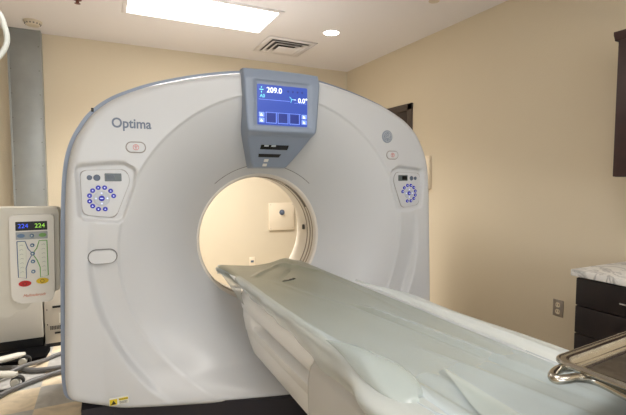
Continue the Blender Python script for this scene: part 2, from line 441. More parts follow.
# warning label
b = MB(); wx, wz = .034, .205; wy = min(surf(wx+dx, wz+dz) for dx in (-.045, 0, .045) for dz in (-.017, 0, .017))-.001
lb = MB().prism(rrect(wx, wz, .09, .034, .003), wy-.002, wy+.012, 'Y').build('warning_label', 'labelw', gantry)
b.box(wx+.0, wx+.043, wy-.0035, wy-.001, wz+.003, wz+.015); b.box(wx-.043, wx-.008, wy-.0035, wy-.001, wz-.015, wz+.015); b.build('yellow_field', 'warn', lb)
b = MB(); b.prism([(wx-.037, wz-.011), (wx-.013, wz-.011), (wx-.025, wz+.010)], wy-.005, wy-.003, 'Y')
b.text('WARNING', wx+.0215, wy-.004, wz+.009, .009, .0006)
for q in range(3): b.box(wx+.002, wx+.040, wy-.0035, wy-.002, wz-.003-q*.005, wz-.0018-q*.005)
b.build('warning_print', 'black', lb)

# dial keypads
def keypad(mirror):
    s = -1 if mirror else 1
    def X(x): return 2*CX-x if mirror else x
    P = rpoly(PANEL, .028, 6); P = mir(P) if mirror else P
    y0 = YG+.014
    kp = MB().prism(P, y0, YG+.03, 'Y', .003).build('keypad', 'shell', gantry, 'right-hand dial keypad' if mirror else 'left-hand dial keypad')
    MB().tube([(x, y0+.003, z) for x, z in P], .0022, 6, True, False).build('keypad_rim', 'softseam', kp)
    for (x, r) in ((-.068, .0125), (-.035, .016)):
        MB().lathe((X(x), y0, 1.350), [(0, -.005), (r*.8, -.005), (r, -.002), (r, .003)], 'Y', 20).build('knob', 'slate_dk', kp, 'small dark round knob')
    x0, x1 = sorted((X(.0), X(.078)))
    d = MB().prism(rrect((x0+x1)/2, 1.352, .078, .040, .004), y0-.003, y0+.003, 'Y').build('display', 'greyglass', kp)
    x0, x1 = sorted((X(.006), X(.046)))
    MB().prism(rrect((x0+x1)/2, 1.352, .040, .027, .003), y0-.005, y0, 'Y').build('display_window', 'darkglass', d)
    cx, cz = X(-.016), 1.246
    ring = MB().lathe((cx, y0, cz), [(.016, 0), (.016, -.004), (.036, -.004), (.038, -.002), (.038, .002)], 'Y', 36).build('dial_ring', 'ring', kp)
    for q in range(4):
        a = q*PI/2; MB().lathe((cx+.026*math.cos(a), y0-.0045, cz+.026*math.sin(a)), [(0, -.001), (.0045, -.001), (.0045, .001)], 'Y', 10).build('dial_mark', 'glyph', ring)
    cb = MB().lathe((cx, y0, cz), [(0, -.007), (.011, -.007), (.014, -.004), (.014, .002)], 'Y', 20).build('dial_button', 'bluebtn', kp, 'blue centre button')
    MB().box(cx-.007, cx+.007, y0-.0085, y0-.006, cz-.002, cz+.002).build('button_mark', 'glyph', cb)
    for q, deg in enumerate((12, 42, 75, 105, 135, 165, 194, 222, 253, 285)):
        a = math.radians(deg); R = .056
        bx, bz = (-.016+R*math.cos(a)*1.0), cz+R*math.sin(a)
        bt = MB().lathe((X(bx), y0, bz), [(0, -.005), (.0095, -.005), (.0115, -.003), (.0115, .002)], 'Y', 18).build('dial_button', 'bluebtn', kp, 'round blue button')
        b = MB()
        if q % 2: b.prism([(X(bx)-.004, bz-.003), (X(bx)+.004, bz-.003), (X(bx), bz+.004)], y0-.0062, y0-.0048, 'Y')
        else: b.prism([(X(bx)-.003, bz-.003), (X(bx)+.003, bz-.003), (X(bx)+.003, bz+.003), (X(bx)-.003, bz+.003)], y0-.0062, y0-.0048, 'Y')
        b.build('button_mark', 'glyph', bt)
keypad(False); keypad(True)

# display console above the bore
con_pts = [(-.238, 1.952), (-.212, 1.966), (0, 1.972), (.212, 1.966), (.238, 1.952), (.236, 1.86), (.228, 1.78), (.224, 1.70), (.218, 1.64), (.200, 1.585), (.160, 1.50), (.118, 1.425), (.095, 1.413), (0, 1.420), (-.095, 1.413), (-.115, 1.425), (-.150, 1.50), (-.190, 1.585), (-.212, 1.64), (-.224, 1.70), (-.230, 1.78), (-.236, 1.86)]
def ycon(z):
    if z > 1.62: return 2.352+.02*ss(1.9, 1.97, z)
    return 2.352+.215*((1.62-z)/.2)**1.0+.02*ss(1.62, 1.59, z)
zs = []
b = MB(); bm = b.bm
Cp = [Vector((p[0], p[1], 0)) for p in con_pts]; Cp = catmull(Cp, 4, True)
def halfw(z):
    best = 0
    for i in range(len(Cp)):
        a, c = Cp[i], Cp[(i+1) % len(Cp)]
        if (a.y-z)*(c.y-z) <= 0 and abs(a.y-c.y) > 1e-9:
            t = (z-a.y)/(c.y-a.y); best = max(best, abs(a.x+(c.x-a.x)*t))
    return best
NZ, NX = 90, 40
V = []
for i in range(NZ+1):
    z = 1.4135+(1.9705-1.4135)*i/NZ; w = max(halfw(z), .05); row = []
    for j in range(NX+1):
        u = -1+2*j/NX; uu = math.copysign(1-(1-abs(u))**1.4, u); e = w*(1-abs(uu)); ez = min(1.972-z, z-1.411)
        ee = min(e, ez*1.5); rad = .016
        y = ycon(z)+(rad-math.sqrt(max(0, rad*rad-(rad-ee)**2)) if ee < rad else 0)
        # sunken screen field
        q = max(abs(uu*w)-.172, abs(z-1.777)-.128); y += .010*ss(.006, -.006, q)
        row.append(bm.verts.new((CX+uu*w, y, z)))
    V.append(row)
for i in range(NZ):
    for j in range(NX): bm.faces.new((V[i][j], V[i][j+1], V[i+1][j+1], V[i+1][j]))
edge = [V[0][j] for j in range(NX+1)]+[V[i][NX] for i in range(1, NZ+1)]+[V[NZ][j] for j in range(NX-1, -1, -1)]+[V[i][0] for i in range(NZ-1, 0, -1)]
back = [bm.verts.new((v.co.x, max(v.co.y+.01, min(2.78, surf(v.co.x, min(v.co.z, 1.93))+.03)), v.co.z)) for v in edge]
for k in range(len(edge)):
    k2 = (k+1) % len(edge); bm.faces.new((edge[k], edge[k2], back[k2], back[k]))
con = b.build('display_console', 'slate', gantry, sharp=40)
# groove beside the console on the left (dark inner strip)
ys = ycon(1.75)+.010
sc = MB().prism(rrect(CX-.002, 1.768, .312, .228, .006), ys-.003, ys+.006, 'Y', .0015).build('screen', 'lcd', con, 'glowing blue screen')
b = MB(); yt = ys-.0045
sx0, sx1, sz0, sz1 = CX-.155, CX+.152, 1.659, 1.879
b = MB().text('209.0', sx0+.052, yt, sz1-.028, .043, .001, 'LEFT', fat=.0004)
b.build('screen_figure', 'lcdtxt', sc); b = MB()
b.text('0.0°', sx0+.248, yt, sz1-.074, .038, .001, 'LEFT', fat=.0004)
b.box(sx0+.222, sx0+.236, yt-.0005, yt+.0005, sz1-.072, sz1-.069)
b.build('screen_figure', 'lcdtxt', sc)
b = MB(); b.box(sx0+.010, sx0+.034, yt-.0005, yt+.0005, sz1-.029, sz1-.025)
b.box(sx0+.020, sx0+.024, yt-.0005, yt+.0005, sz1-.018, sz1-.010); b.box(sx0+.020, sx0+.024, yt-.0005, yt+.0005, sz1-.045, sz1-.036)
b.build('screen_symbol', 'lcdcyan', sc); b = MB(); b.text('A0', sx0+.012, yt, sz1-.063, .026, .001, 'LEFT'); b.build('screen_symbol', 'lcdcyan', sc); b = MB(); b.tube([(sx0+.195, yt, sz1-.056), (sx0+.208, yt, sz1-.070), (sx0+.222, yt, sz1-.070)], .0015, 6, smooth=False)
b.tube([(sx0+.208, yt, sz1-.070), (sx0+.202, yt, sz1-.088)], .0015, 6, smooth=False)
b.build('screen_symbol', 'lcdcyan', sc)
b = MB(); b.box(sx0+.006, sx0+.195, yt-.0005, yt+.0005, sz1-.083, sz1-.081); b.box(sx0+.225, sx1-.006, yt-.0005, yt+.0005, sz1-.090, sz1-.088)
b.box(sx0+.045, sx0+.265, yt-.0005, yt+.0005, sz0+.066, sz0+.068)
for q in range(3):
    xx = sx0+.048+q*.073
    b.box(xx, xx+.002, yt-.0005, yt+.0005, sz0+.008, sz0+.066); b.box(xx+.062, xx+.0645, yt-.0005, yt+.0005, sz0+.008, sz0+.066); b.box(xx, xx+.0645, yt-.0005, yt+.0005, sz0+.006, sz0+.0085)
b.build('screen_lines', 'lcdline', sc)
for xx in (sx0+.006, sx0+.272):
    for zz in (sz0+.040, sz0+.008):
        k_ = MB().box(xx, xx+.032, yt-.0008, yt+.0005, zz, zz+.026, .0003).build('screen_icon', 'lcdline', sc)
        b = MB(); b.prism([(xx+.008, zz+.005), (xx+.024, zz+.005), (xx+.012, zz+.020)], yt-.0016, yt-.0007, 'Y'); b.build('icon_glyph', 'lcdtxt', k_)
b = MB()
for q in range(4): b.prism([(sx0+.185+q*.03, sz1-.034), (sx0+.193+q*.03, sz1-.026), (sx0+.185+q*.03, sz1-.018), (sx0+.177+q*.03, sz1-.026)], yt-.0006, yt+.0004, 'Y')
b.build('screen_shades', 'lcddk', sc)
for q in range(3): MB().box(sx0+.052+q*.073, sx0+.106+q*.073, yt-.0006, yt+.0004, sz0+.012, sz0+.062).build('screen_tile', 'lcddk', sc)
def cslab(name, m, x0, x1, z0, z1, out, sk=0, lab=None, par=con):
    b = MB(); n = 6; bm = b.bm
    f = [(x0+sk, z0), (x1-sk, z0), (x1+sk*.4, z1), (x0+sk*.2, z1)]
    A = [bm.verts.new((CX+x, ycon(z)-out, z)) for x, z in f]; B = [bm.verts.new((CX+x, ycon(z)+.012, z)) for x, z in f]
    bm.faces.new(A); bm.faces.new(B[::-1])
    for i in range(4): bm.faces.new((A[i], B[i], B[(i+1) % 4], A[(i+1) % 4]))
    return b.build(name, m, par, lab)
sl = cslab('upper_slot', 'darkglass', -.105, .072, 1.522, 1.548, .002)
for x0 in (-.085, -.040): cslab('slot_light', 'ring', x0, x0+.028, 1.538, 1.547, .004, par=sl)
sl2 = cslab('lower_slot', 'black', -.105, .040, 1.478, 1.497, .003, .006)
for z0 in (1.455, 1.428): cslab('tab', 'white', -.055, -.028, z0-.004, z0+.012, .004, lab='small white tab')
b = MB(); b.tube([(CX-.185, ycon(1.61)+.002, 1.622), (CX-.1, ycon(1.6), 1.606), (CX, ycon(1.6), 1.600), (CX+.1, ycon(1.6), 1.606), (CX+.185, ycon(1.61)+.002, 1.622)], .0035, 8)
b.build('console_ridge', 'slate', con)

# ------------------------------------------------------------------ patient table
tb = thing('patient_table', (1.0, 1.2, 0), 'long white scanner table reaching into the bore, padded top under a grey-green cover', 'table')
# pedestal
MB().box(.85, 1.18, -.1, 1.25, 0, .44, .03).build('pedestal', 'tablewhite', tb)
# body: cross section swept along Y, rounded nose near the gantry
def body_sec(y):
    k = ss(2.40, 2.28, y)      # 0 at nose .. 1
    t = ss(2.44, 2.20, y)
    zb = .38+.11*(1-t)
    nose = math.sqrt(max(0, 1-max(0, (y-2.32)/.10)**2)) if y > 2.32 else 1
    L = [(.735, .735), (.700, .728), (.684, .70), (.677, .66), (.682, .615), (.690, .603)]
    g = ss(2.20, 2.12, y)
    L += [(.690+.07*g, .588), (.690+.07*g, .550), (.694, .535), (.700, max(.49, zb+.04)), (.706, max(.484, zb+.035)), (.712, zb+.012), (.722, zb)]
    out = []
    for x, z in L:
        if z < zb+.03 and z > zb+.03-1: pass
        z = max(z, zb)
        x2 = 1.0-(1.0-x)*(.80+.20*nose); z2 = .66+(z-.66)*(.45+.55*nose)
        out.append((x2, z2))
    R = [(2.0-x, z) for x, z in out[::-1]]
    return out+R
b = MB(); bm = b.bm; rows = []
ylist = [2.42, 2.417, 2.41, 2.40, 2.38, 2.36, 2.33, 2.28, 2.22, 2.20, 2.18, 2.16, 2.14, 2.12]+[2.08-.04*k for k in range(60)]
for y in ylist:
    rows.append([bm.verts.new((x, y, z)) for x, z in body_sec(y)])
n = len(rows[0])
for A, B in zip(rows, rows[1:]):
    for k in range(n): bm.faces.new((A[k], A[(k+1) % n], B[(k+1) % n], B[k]))
bm.faces.new(rows[0]); bm.faces.new(rows[-1][::-1])
b.build('table_body', 'tablewhite', tb, sharp=40)
# cradle shell under the mattress
prof = [(.655, .775), (.662, .745), (.70, .725), (.82, .712), (1.0, .708), (1.12, .712), (1.18, .725), (1.215, .745), (1.222, .775), (1.2, .78), (1.0, .765), (.68, .78)]
MB().prism(prof, -.28, 2.66, 'Y').build('cradle', 'tablewhite', tb)
# side rail on the right
MB().prism([(1.225, .745), (1.225, .775), (1.24, .785), (1.31, .785), (1.325, .775), (1.325, .73), (1.30, .715), (1.24, .72)], -.28, 1.75, 'Y').build('side_rail', 'tablewhite', tb)
# mattress with cover
def xleft(y): return .664-.034*ss(2.42, 2.72, y)
def ridge(x, y, x0, y0, x1, y1, w, h):
    ex, ey = x1-x0, y1-y0; L = math.hypot(ex, ey); t = ((x-x0)*ex+(y-y0)*ey)/(L*L)
    d = ((x-x0)*ey-(y-y0)*ex)/L
    f = ss(-.05, .15, t)*ss(1.05, .85, t)
    return h*f*math.exp(-(d/w)**2)
def top(x, y):
    z = .788
    z += .004*math.sin(x*23+y*3.1)*math.sin(y*5+1)
    z += ridge(x, y, .98, 1.62, 1.12, .62, .009, .012)-ridge(x, y, .955, 1.62, 1.095, .62, .012, .006)
    z += ridge(x, y, .90, 1.1, 1.02, .45, .014, .006)+ridge(x, y, .80, 2.2, .95, 1.5, .02, .004)
    z += ridge(x, y, 1.00, 2.62, .74, 2.30, .02, .010)-ridge(x, y, 1.10, 2.60, .86, 2.2, .025, .007)
    z += ridge(x, y, 1.15, 2.30, 1.0, 2.62, .02, .012)
    z += ridge(x, y, 1.16, 2.46, 1.12, 1.4, .012, .004)
    e = ss(2.35, 2.68, y)
    z += e*(-.014*math.exp(-((x-.84)/.09)**2)+.020*math.exp(-((x-1.08)/.07)**2)+.014*math.exp(-((x-.65)/.06)**2))
    return z
b = MB(); x0, x1 = .664, 1.212
def mf(u, v):
    y = -.28+v*(2.70+.28)
    x0 = xleft(y)
    if u < .06: x = x0; dz = -(.06-u)/.06
    elif u > .94: x = x1; dz = -(u-.94)/.06
    else: x = x0+(x1-x0)*(u-.06)/.88; dz = 0
    r = min(x-x0, x1-x); sag = -.014*math.exp(-r/.012)
    ye = y - (.03*ss(.75, 1, v)*ss(.85, 1.1, x) if v > .7 else 0)
    z = top(x, y)+sag
    if dz < 0:
        z = z+dz*.030; x += (-1 if u < .5 else 1)*.006*math.sin(-dz*PI)
    return Vector((x, ye, z))
V = b.grid(mf, 84, 300)
lo = [v for v in ([V[0][j] for j in range(301)], )][0]
b.build('mattress_cover', 'cover', tb, sharp=60)
MB().box(.672, 1.205, -.27, 2.64, .775, .783, .003).build('mattress', 'cover', tb)
# curled front flap of the cover at the bore end
b = MB()
def flap(u, v):
    x = .628+.05*v+(.30)*u*0; return Vector((x, 0, 0))
def fl(u, v):      # u down the hang, v along Y at left nose corner
    y = 2.72-.44*v
    x = xleft(y)-.010*math.sin(u*PI)+.018*u*v+.004*math.sin(v*9+u*2)*u
    z = top(xleft(y), y)-.012-u*(.035+.095*ss(.15, .75, v))
    return Vector((x, y, z))
b.grid(fl, 16, 30)
def fl2(u, v):     # front hang
    x = .632+(1.205-.632)*v; y = 2.70-.03*ss(.85, 1.1, x)+.02*math.sin(u*PI/2)
    return Vector((x, y, top(x, 2.70)-u*.06))
b.grid(fl2, 6, 50)
b.build('cover_flap', 'sheet', tb, 'translucent pale flap of cover hanging at the bore end', sharp=60)
# black mark on the cover
yy = 2.165; xx = .885
b = MB()
for (dx, dy, w) in ((0, 0, .028), (.03, .006, .018), (.048, .014, .010)):
    b.prism([(xx+dx-w, yy+dy-.010), (xx+dx+w, yy+dy-.006), (xx+dx+w*.9, yy+dy+.004), (xx+dx-w*.4, yy+dy+.011)], top(xx+dx, yy+dy)-.004, top(xx+dx, yy+dy)+.0045, 'Z')
b.build('ink_mark', 'darkglass', tb, 'small smudged dark mark on the cover')

# translucent sheet along the left edge, bulging near the camera
sheet = thing('plastic_sheet', (.66, 1.2, .7), 'translucent pale plastic sheet draped over the near left edge of the scanner table', 'sheet')
b = MB()
def sh(u, v):
    y = 2.36-v*2.55
    hang = .030+.035*ss(2.30, 1.85, y)+.035*ss(1.7, 1.2, y)+.005*math.sin(v*21)
    bul = .085*math.exp(-((y-.84)/.20)**2)
    a = u
    if a < .3:
        x = .664+(.016+.05*ss(1.5, .9, y))*(1-a/.3); z = top(x, y)+.0055
        if x > .66: pass
    else:
        t = (a-.3)/.7
        x = .657-.010*math.sin(t*PI)-bul*math.sin(t*PI)**.8-.006*math.sin(y*14+t*3)*t+.004*math.sin(y*33)*t
        z = top(.664, y)+.004-.004*t-hang*t+bul*.45*math.sin(t*PI)
    return Vector((x, y, z))
b.grid(sh, 28, 200)
b.build('sheet_edge', 'sheet', sheet, sharp=70)
# the film lying over the near end of the mattress
b = MB()
def fm(u, v):
    y = 2.60-v*2.87; xl = .672; x = xl+(1.206-xl)*u
    z = top(x, y)+.005+.004*math.sin(x*40+y*9)*ss(0, .2, v)*.4
    z += ridge(x, y, .80, 1.0, .86, .30, .022, .006)+ridge(x, y, .73, .92, .75, .40, .02, .014)+ridge(x, y, 1.16, 1.2, 1.19, .3, .01, .006)
    return Vector((x, y, z))
b.grid(fm, 60, 120)
b.build('sheet_top', 'film', sheet, 'clear film lying over the mattress', sharp=70)
# puffed pucker of sheet lying along the near left edge, and a folded-back flap
b = MB()
def pk(u, v):
    y = 1.27-.47*v; w = (.006+.062*math.sin(min(1, v/.78)*PI/2)**1.5)*(1 if v < .78 else math.sqrt(max(0, 1-((v-.78)/.22)**2)))
    a = PI*u; cx_ = .668+.020*math.sin(v*2.6)
    return Vector((cx_-w*math.cos(a), y+.02*u*v, .792+(.004+.034*math.sin(v*2.9))*math.sin(a)+.004*math.sin(a*3+v*9)*v))
b.grid(pk, 24, 60)
b.build('sheet_pucker', 'pucker', sheet, 'puffed glossy pucker of the sheet', sharp=70)
b = MB()
def fo(u, v):
    x0_, x1_ = .862-.03*v, .865-.20*v; x = x0_+(x1_-x0_)*u; y = .95-.50*v
    return Vector((x, y, .8035+.006*math.sin(u*PI)*v+.004*math.sin(v*12)*u))
b.grid(fo, 16, 40)
b.build('sheet_fold', 'pucker', sheet, 'pale folded-back flap of the sheet', sharp=70)
# film over right rail
b = MB()
def fr(u, v):
    y = 1.95-v*2.2; w = 1.192+u*(.012+.115*ss(1.95, 1.55, y)+.03*v)
    z = .799-.002*u+.006*math.sin(y*7+u*2)*u-.045*ss(.80, 1.0, u)*ss(1.9, 1.5, y)+.008*math.exp(-((u-.45)/.12)**2)
    return Vector((w, y, z))
b.grid(fr, 20, 120)
b.build('sheet_rail', 'sheet', sheet, 'pale sheet gathered over the far rail', sharp=70)
# cloth hanging over the near side
b = MB()
def cl(u, v):
    y = 1.385-v*1.6
    x = .670-.016*math.sin(min(1, u*3)*PI/2)-.006*math.sin(v*40+u*2)*u*ss(0, .1, v)-.004*math.sin(v*17)*u
    z = .690-u*.36
    if u < .08: x = .672+(.08-u)*.1
    return Vector((x, y+.01*math.sin(u*5), z))
b.grid(cl, 30, 140)
c_ = b.build('drape', 'cloth', None, sharp=70)
tag(c_, 'grey-beige cloth drape hanging down the near side of the scanner table', 'drape')
sm = c_.modifiers.new('thick', 'SOLIDIFY'); sm.thickness = .0015

# ------------------------------------------------------------------ steel tray on its stand
A2 = Vector((.880, .582)); ang = math.radians(-3)
ex = Vector((math.cos(ang), math.sin(ang))); ey = Vector((math.sin(ang), -math.cos(ang)))   # along far rim, towards camera
ex = Vector((.9975, .07)); ey = Vector((.07, -.9975))
def tp(a, d): 
    p = A2+ex*a+ey*d; return p.x, p.y
W, D = .42, .36; ZT = .952
tray = thing('instrument_tray', (tp(W/2, D/2)[0], tp(W/2, D/2)[1], ZT-.03), 'shallow stainless steel instrument tray with a rolled rim at the right foreground', 'tray')
def rr2(inset, r, z):
    P = []
    for (cx, cy, a) in ((W-inset-r, inset+r, -90), (W-inset-r, D-inset-r, 0), (inset+r, D-inset-r, 90), (inset+r, inset+r, 180)):
        for k in range(9):
            t = math.radians(a+90*k/8); q = tp(cx+r*math.cos(t), cy+r*math.sin(t)); P.append(Vector((q[0], q[1], z)))
    return P
b = MB(); bm = b.bm
L = [rr2(-.014, .034, ZT-.002), rr2(-.012, .032, ZT+.001), rr2(-.003, .028, ZT+.002), rr2(.002, .026, ZT), rr2(.008, .024, ZT-.022), rr2(.018, .02, ZT-.028)]
R_ = [[bm.verts.new(p) for p in ring] for ring in L]
for A, B in zip(R_, R_[1:]):
    for k in range(len(A)): bm.faces.new((A[k], A[(k+1) % len(A)], B[(k+1) % len(A)], B[k]))
bm.faces.new(R_[-1])
tm = b.build('tray_pan', 'tray', tray, sharp=50); s_ = tm.modifiers.new('s', 'SOLIDIFY'); s_.thickness = .0012
MB().tube(rr2(-.014, .034, ZT-.003), .0055, 10, True, False).build('rolled_rim', 'tray', tray)
fl_ = rr2(.02, .018, ZT-.0285); b = MB(); bm = b.bm
bm.faces.new([bm.verts.new(p+Vector((0, 0, .0018))) for p in fl_]); b.build('tray_floor', 'traydull', tray)
st = thing('tray_stand', (tp(W+.12, D/2)[0], tp(W+.12, D/2)[1], 0), 'steel tube stand holding the instrument tray, its bent corner poking out', 'stand')
P = [(*tp(.30, .004), ZT-.026), (*tp(.05, .002), ZT-.024), (.868, .574, ZT-.014), (.832, .565, ZT-.012), (.808, .553, ZT-.012), (.806, .541, ZT-.012), (.826, .534, ZT-.012), (.856, .530, ZT-.014), (*tp(.006, .075), ZT-.022), (*tp(.006, .18), ZT-.036), (*tp(.006, D-.02), ZT-.038), (*tp(.03, D-.004), ZT-.038), (*tp(W+.06, D-.004), ZT-.036), (*tp(W+.09, D-.03), ZT-.034), (*tp(W+.09, .03), ZT-.034), (*tp(W+.05, .004), ZT-.030)]
MB().tube(P, .0092, 14, True).build('frame', 'tray', st)
MB().tube([(*tp(W+.09, D/2), ZT-.02), (*tp(W+.12, D/2), ZT-.05), (*tp(W+.12, D/2), .05)], .012, 12, smooth=False).build('pole', 'tray', st)
MB().tube([(*tp(W+.12, -.12), .04), (*tp(W+.12, D+.12), .04)], .014, 12).build('foot_bar', 'tray', st)
MB().tube([(*tp(W+.12, D/2), .04), (*tp(W+.42, D/2), .04)], .014, 12).build('foot_bar', 'tray', st)
for q in (tp(W+.12, -.12), tp(W+.12, D+.12), tp(W+.42, D/2)):
    MB().lathe((q[0], q[1]-.01, .026), [(0, 0), (.026, 0), (.026, .02), (0, .02)], 'Y', 20).build('caster', 'tyre', st)

# ------------------------------------------------------------------ cabinets
cb = thing('base_cabinet', (2.53, 1.1, 0), 'black-brown drawer cabinet under the marble countertop, at the right edge', 'cabinet')
MB().box(2.215, XR-.013, .86, 1.395, .10, .84, .002).build('carcass', 'espresso', cb)
MB().box(2.27, XR-.013, .86, 1.39, 0, .10).build('toe_kick', 'black', cb)
zt = .834
for h in (.146, .146, .20, .225):
    d = MB().box(2.194, 2.216, .863, 1.392, zt-h+.003, zt-.002, .003).build('drawer', 'espresso', cb)
    zc = zt-.5*min(h, .146)-.004
    b = MB(); b.tube([(2.194, 1.150, zc), (2.170, 1.150, zc)], .004, 8); b.tube([(2.194, 1.05, zc), (2.170, 1.05, zc)], .004, 8); b.tube([(2.168, 1.165, zc), (2.168, 1.035, zc)], .005, 8)
    b.build('handle', 'chrome', d); zt -= h
ct = MB().box(2.175, XR-.001, -1.2, 1.412, .841, .876, .004).build('countertop', 'marble')
tag(ct, 'white grey-veined marble countertop on the dark drawer cabinets', 'countertop')
for q, y1 in enumerate((.855, .335, -.185)):
    cc = thing('base_cabinet', (2.53, y1-.26, 0), ['dark drawer cabinet beside the end one, next beyond the frame', 'dark drawer cabinet third along the counter', 'dark drawer cabinet fourth along the counter'][q], 'cabinet') if False else None
b = MB(); b.box(2.215, XR-.013, -1.18, .855, 0, .84, .003)
c2 = thing('base_cabinet', (2.53, -.16, 0), 'long dark cabinet run under the countertop, nearest the camera', 'cabinet')
b.build('carcass', 'espresso', c2)
for k in range(4): MB().box(2.194, 2.216, .85-.505*(k+1)+.003, .85-.505*k-.003, .11, .832, .003).build('cabinet_door', 'espresso', c2)
up = thing('wall_cabinet', (2.67, 1.0, 1.355), 'dark reddish-brown wall cabinet at the upper right edge', 'cabinet')
MB().box(2.52, XR-.001, .4, 1.412, 1.355, 2.09, .003).build('carcass', 'cherry', up)
MB().box(2.50, 2.52, .905, 1.410, 1.357, 2.085, .003).build('cabinet_door', 'cherry', up)
MB().box(2.50, 2.52, .402, .90, 1.357, 2.085, .003).build('cabinet_door', 'cherry', up)
MB().prism([(2.50, 2.085), (2.485, 2.115), (2.485, 2.13), (XR-.001, 2.13), (XR-.001, 2.085)], .39, 1.427, 'Y').build('crown_moulding', 'cherry', up)

# ------------------------------------------------------------------ wall fittings
ou = thing('wall_outlet', (XR, 1.92, .44), 'metal-plated double wall outlet low on the right wall', 'outlet')
b = MB().box(XR-.006, XR, 1.882, 1.958, .383, .500, .002); b.build('cover_plate', 'plate', ou)
for zc in (.465, .418):
    r_ = MB().prism([(1.92+x, zc+z) for x, z in [(-.016, -.010), (-.008, -.017), (.008, -.017), (.016, -.010), (.016, .010), (.008, .017), (-.008, .017), (-.016, .010)]], XR-.009, XR-.005, 'X').build('socket', 'ivory', ou)
    b = MB(); b.box(XR-.0098, XR-.0088, 1.912, 1.9145, zc-.004, zc+.007); b.box(XR-.0098, XR-.0088, 1.9255, 1.928, zc-.004, zc+.007); b.build('socket_slots', 'black', r_)
ap = thing('access_panel', (2.01, YB, .745), 'cream square wall panel with a dark round knob, seen through the bore', 'panel')
MB().box(1.76, 2.09, YB-.022, YB, .73, 1.06, .005).build('panel_door', 'ivory', ap)
MB().lathe((1.925, YB-.022, .945), [(0, -.03), (.016, -.03), (.020, -.02), (.020, -.006), (.034, -.004), (.034, 0)], 'Y', 24).build('knob', 'slate_dk', ap)
b = MB()
for x in (1.78, 2.07):
    for z in (.75, 1.04): MB().lathe((x, YB-.022, z), [(0, -.002), (.005, -.002), (.005, 0)], 'Y', 10).build('screw', 'plate', ap)
sw = thing('wall_socket', (1.55, YB, .34), 'small cream wall socket plate behind the table end, seen through the bore', 'socket')
MB().box(1.512, 1.588, YB-.007, YB, .315, .425, .002).build('cover_plate', 'ivory', sw)
MB().box(1.532, 1.568, YB-.010, YB-.006, .36, .385, .001).build('port', 'slate_dk', sw)
bx = thing('wall_box', (XR, 3.25, 1.24), 'narrow pale box on the right wall, just past the scanner edge', 'wall box')
MB().box(XR-.035, XR, 3.25, 3.35, 1.25, 1.57, .006).build('housing', 'ivory', bx)
# raceway on the back wall
dc = thing('metal_raceway', (-.63, YB, 0), 'grey galvanised metal raceway running up the back wall at the left', 'raceway')
MB().box(-.75, -.51, YB-.09, YB, 0, ZC-.001, .002).build('channel', 'steel', dc)
b = MB(); b.box(-.762, -.748, YB-.095, YB, 0, ZC-.001); b.box(-.512, -.498, YB-.095, YB, 0, ZC-.001); b.build('edge_flange', 'steel', dc)
b = MB()
for k in range(12):
    for x in (-.74, -.52): b.lathe((x, YB-.09, .15+k*.22), [(0, -.003), (.005, -.002), (.005, 0)], 'Y', 8)
b.build('screws', 'seam', dc)
# ceiling fittings
def troffer(x0, x1, y0, y1, label, m='diffuser'):
    t = thing('ceiling_light', ((x0+x1)/2, (y0+y1)/2, ZC), label, 'ceiling light')
    f = .035; b = MB()
    b.box(x0-f, x1+f, y0-f, y0, ZC-.012, ZC, .002); b.box(x0-f, x1+f, y1, y1+f, ZC-.012, ZC, .002)
    b.box(x0-f, x0, y0, y1, ZC-.012, ZC, .002); b.box(x1, x1+f, y0, y1, ZC-.012, ZC, .002); b.build('frame', 'ceil', t)
    MB().box(x0, x1, y0, y1, ZC-.006, ZC-.001).build('diffuser', m, t, 'glowing white diffuser')
troffer(.20, 1.335, 3.40, 3.93, 'large lit rectangular ceiling light above the scanner')
ld = bpy.data.lights.new('ceiling_lamp_beam', 'AREA'); ld.shape = 'RECTANGLE'; ld.size = 1.12; ld.size_y = .52; ld.energy = 46; ld.spread = math.radians(125); ld.color = (1, .975, .94)
lo_ = bpy.data.objects.new('ceiling_lamp_beam', ld); C.objects.link(lo_); lo_.location = (.7675, 3.665, ZC-.009)
troffer(.20, 1.335, .35, .88, 'added unseen rectangular fill light above the camera end of the table', 'fill_diffuser')  # this and the next two are added out of frame to light the scanner
troffer(-1.6, -.45, -1.3, -.77, 'added unseen rectangular fill light behind the camera on the left', 'fill_diffuser')
troffer(1.1, 2.25, -1.3, -.77, 'added unseen rectangular fill light behind the camera on the right', 'fill_diffuser')
cn = thing('recessed_light', (1.955, 3.65, ZC), 'small round lit recessed ceiling light beside the rectangular one', 'ceiling light')
MB().lathe((1.955, 3.65, ZC), [(.072, -.001), (.072, -.006), (.088, -.005), (.092, 0)], 'Z', 40).build('trim_ring', 'ceil', cn)
MB().lathe((1.955, 3.65, ZC), [(0, -.005), (.072, -.004), (.072, -.001)], 'Z', 40).build('lamp', 'diffuser', cn)
sd = thing('smoke_detector', (-.527, 4.53, ZC), 'round off-white smoke detector on the ceiling above the metal raceway', 'smoke detector')
MB().lathe((-.527, 4.53, ZC), [(.072, 0), (.072, -.010), (.064, -.013)], 'Z', 36).build('mounting_plate', 'smoke', sd)
MB().lathe((-.527, 4.53, ZC), [(.063, -.012), (.057, -.028), (.050, -.038), (.0, -.042)], 'Z', 36).build('housing', 'smoke', sd)
b = MB()
for k in range(14):
    a = 2*PI*k/14; b.box(-.527+0.058*math.cos(a)-.006, -.527+0.058*math.cos(a)+.006, 4.53+0.058*math.sin(a)-.004, 4.53+0.058*math.sin(a)+.004, ZC-.030, ZC-.020)
b.build('vents', 'seam', sd)
sp = thing('fire_sprinkler', (-.15, 3.84, ZC), 'tiny dark red sprinkler head on the ceiling left of the rectangular light', 'sprinkler')
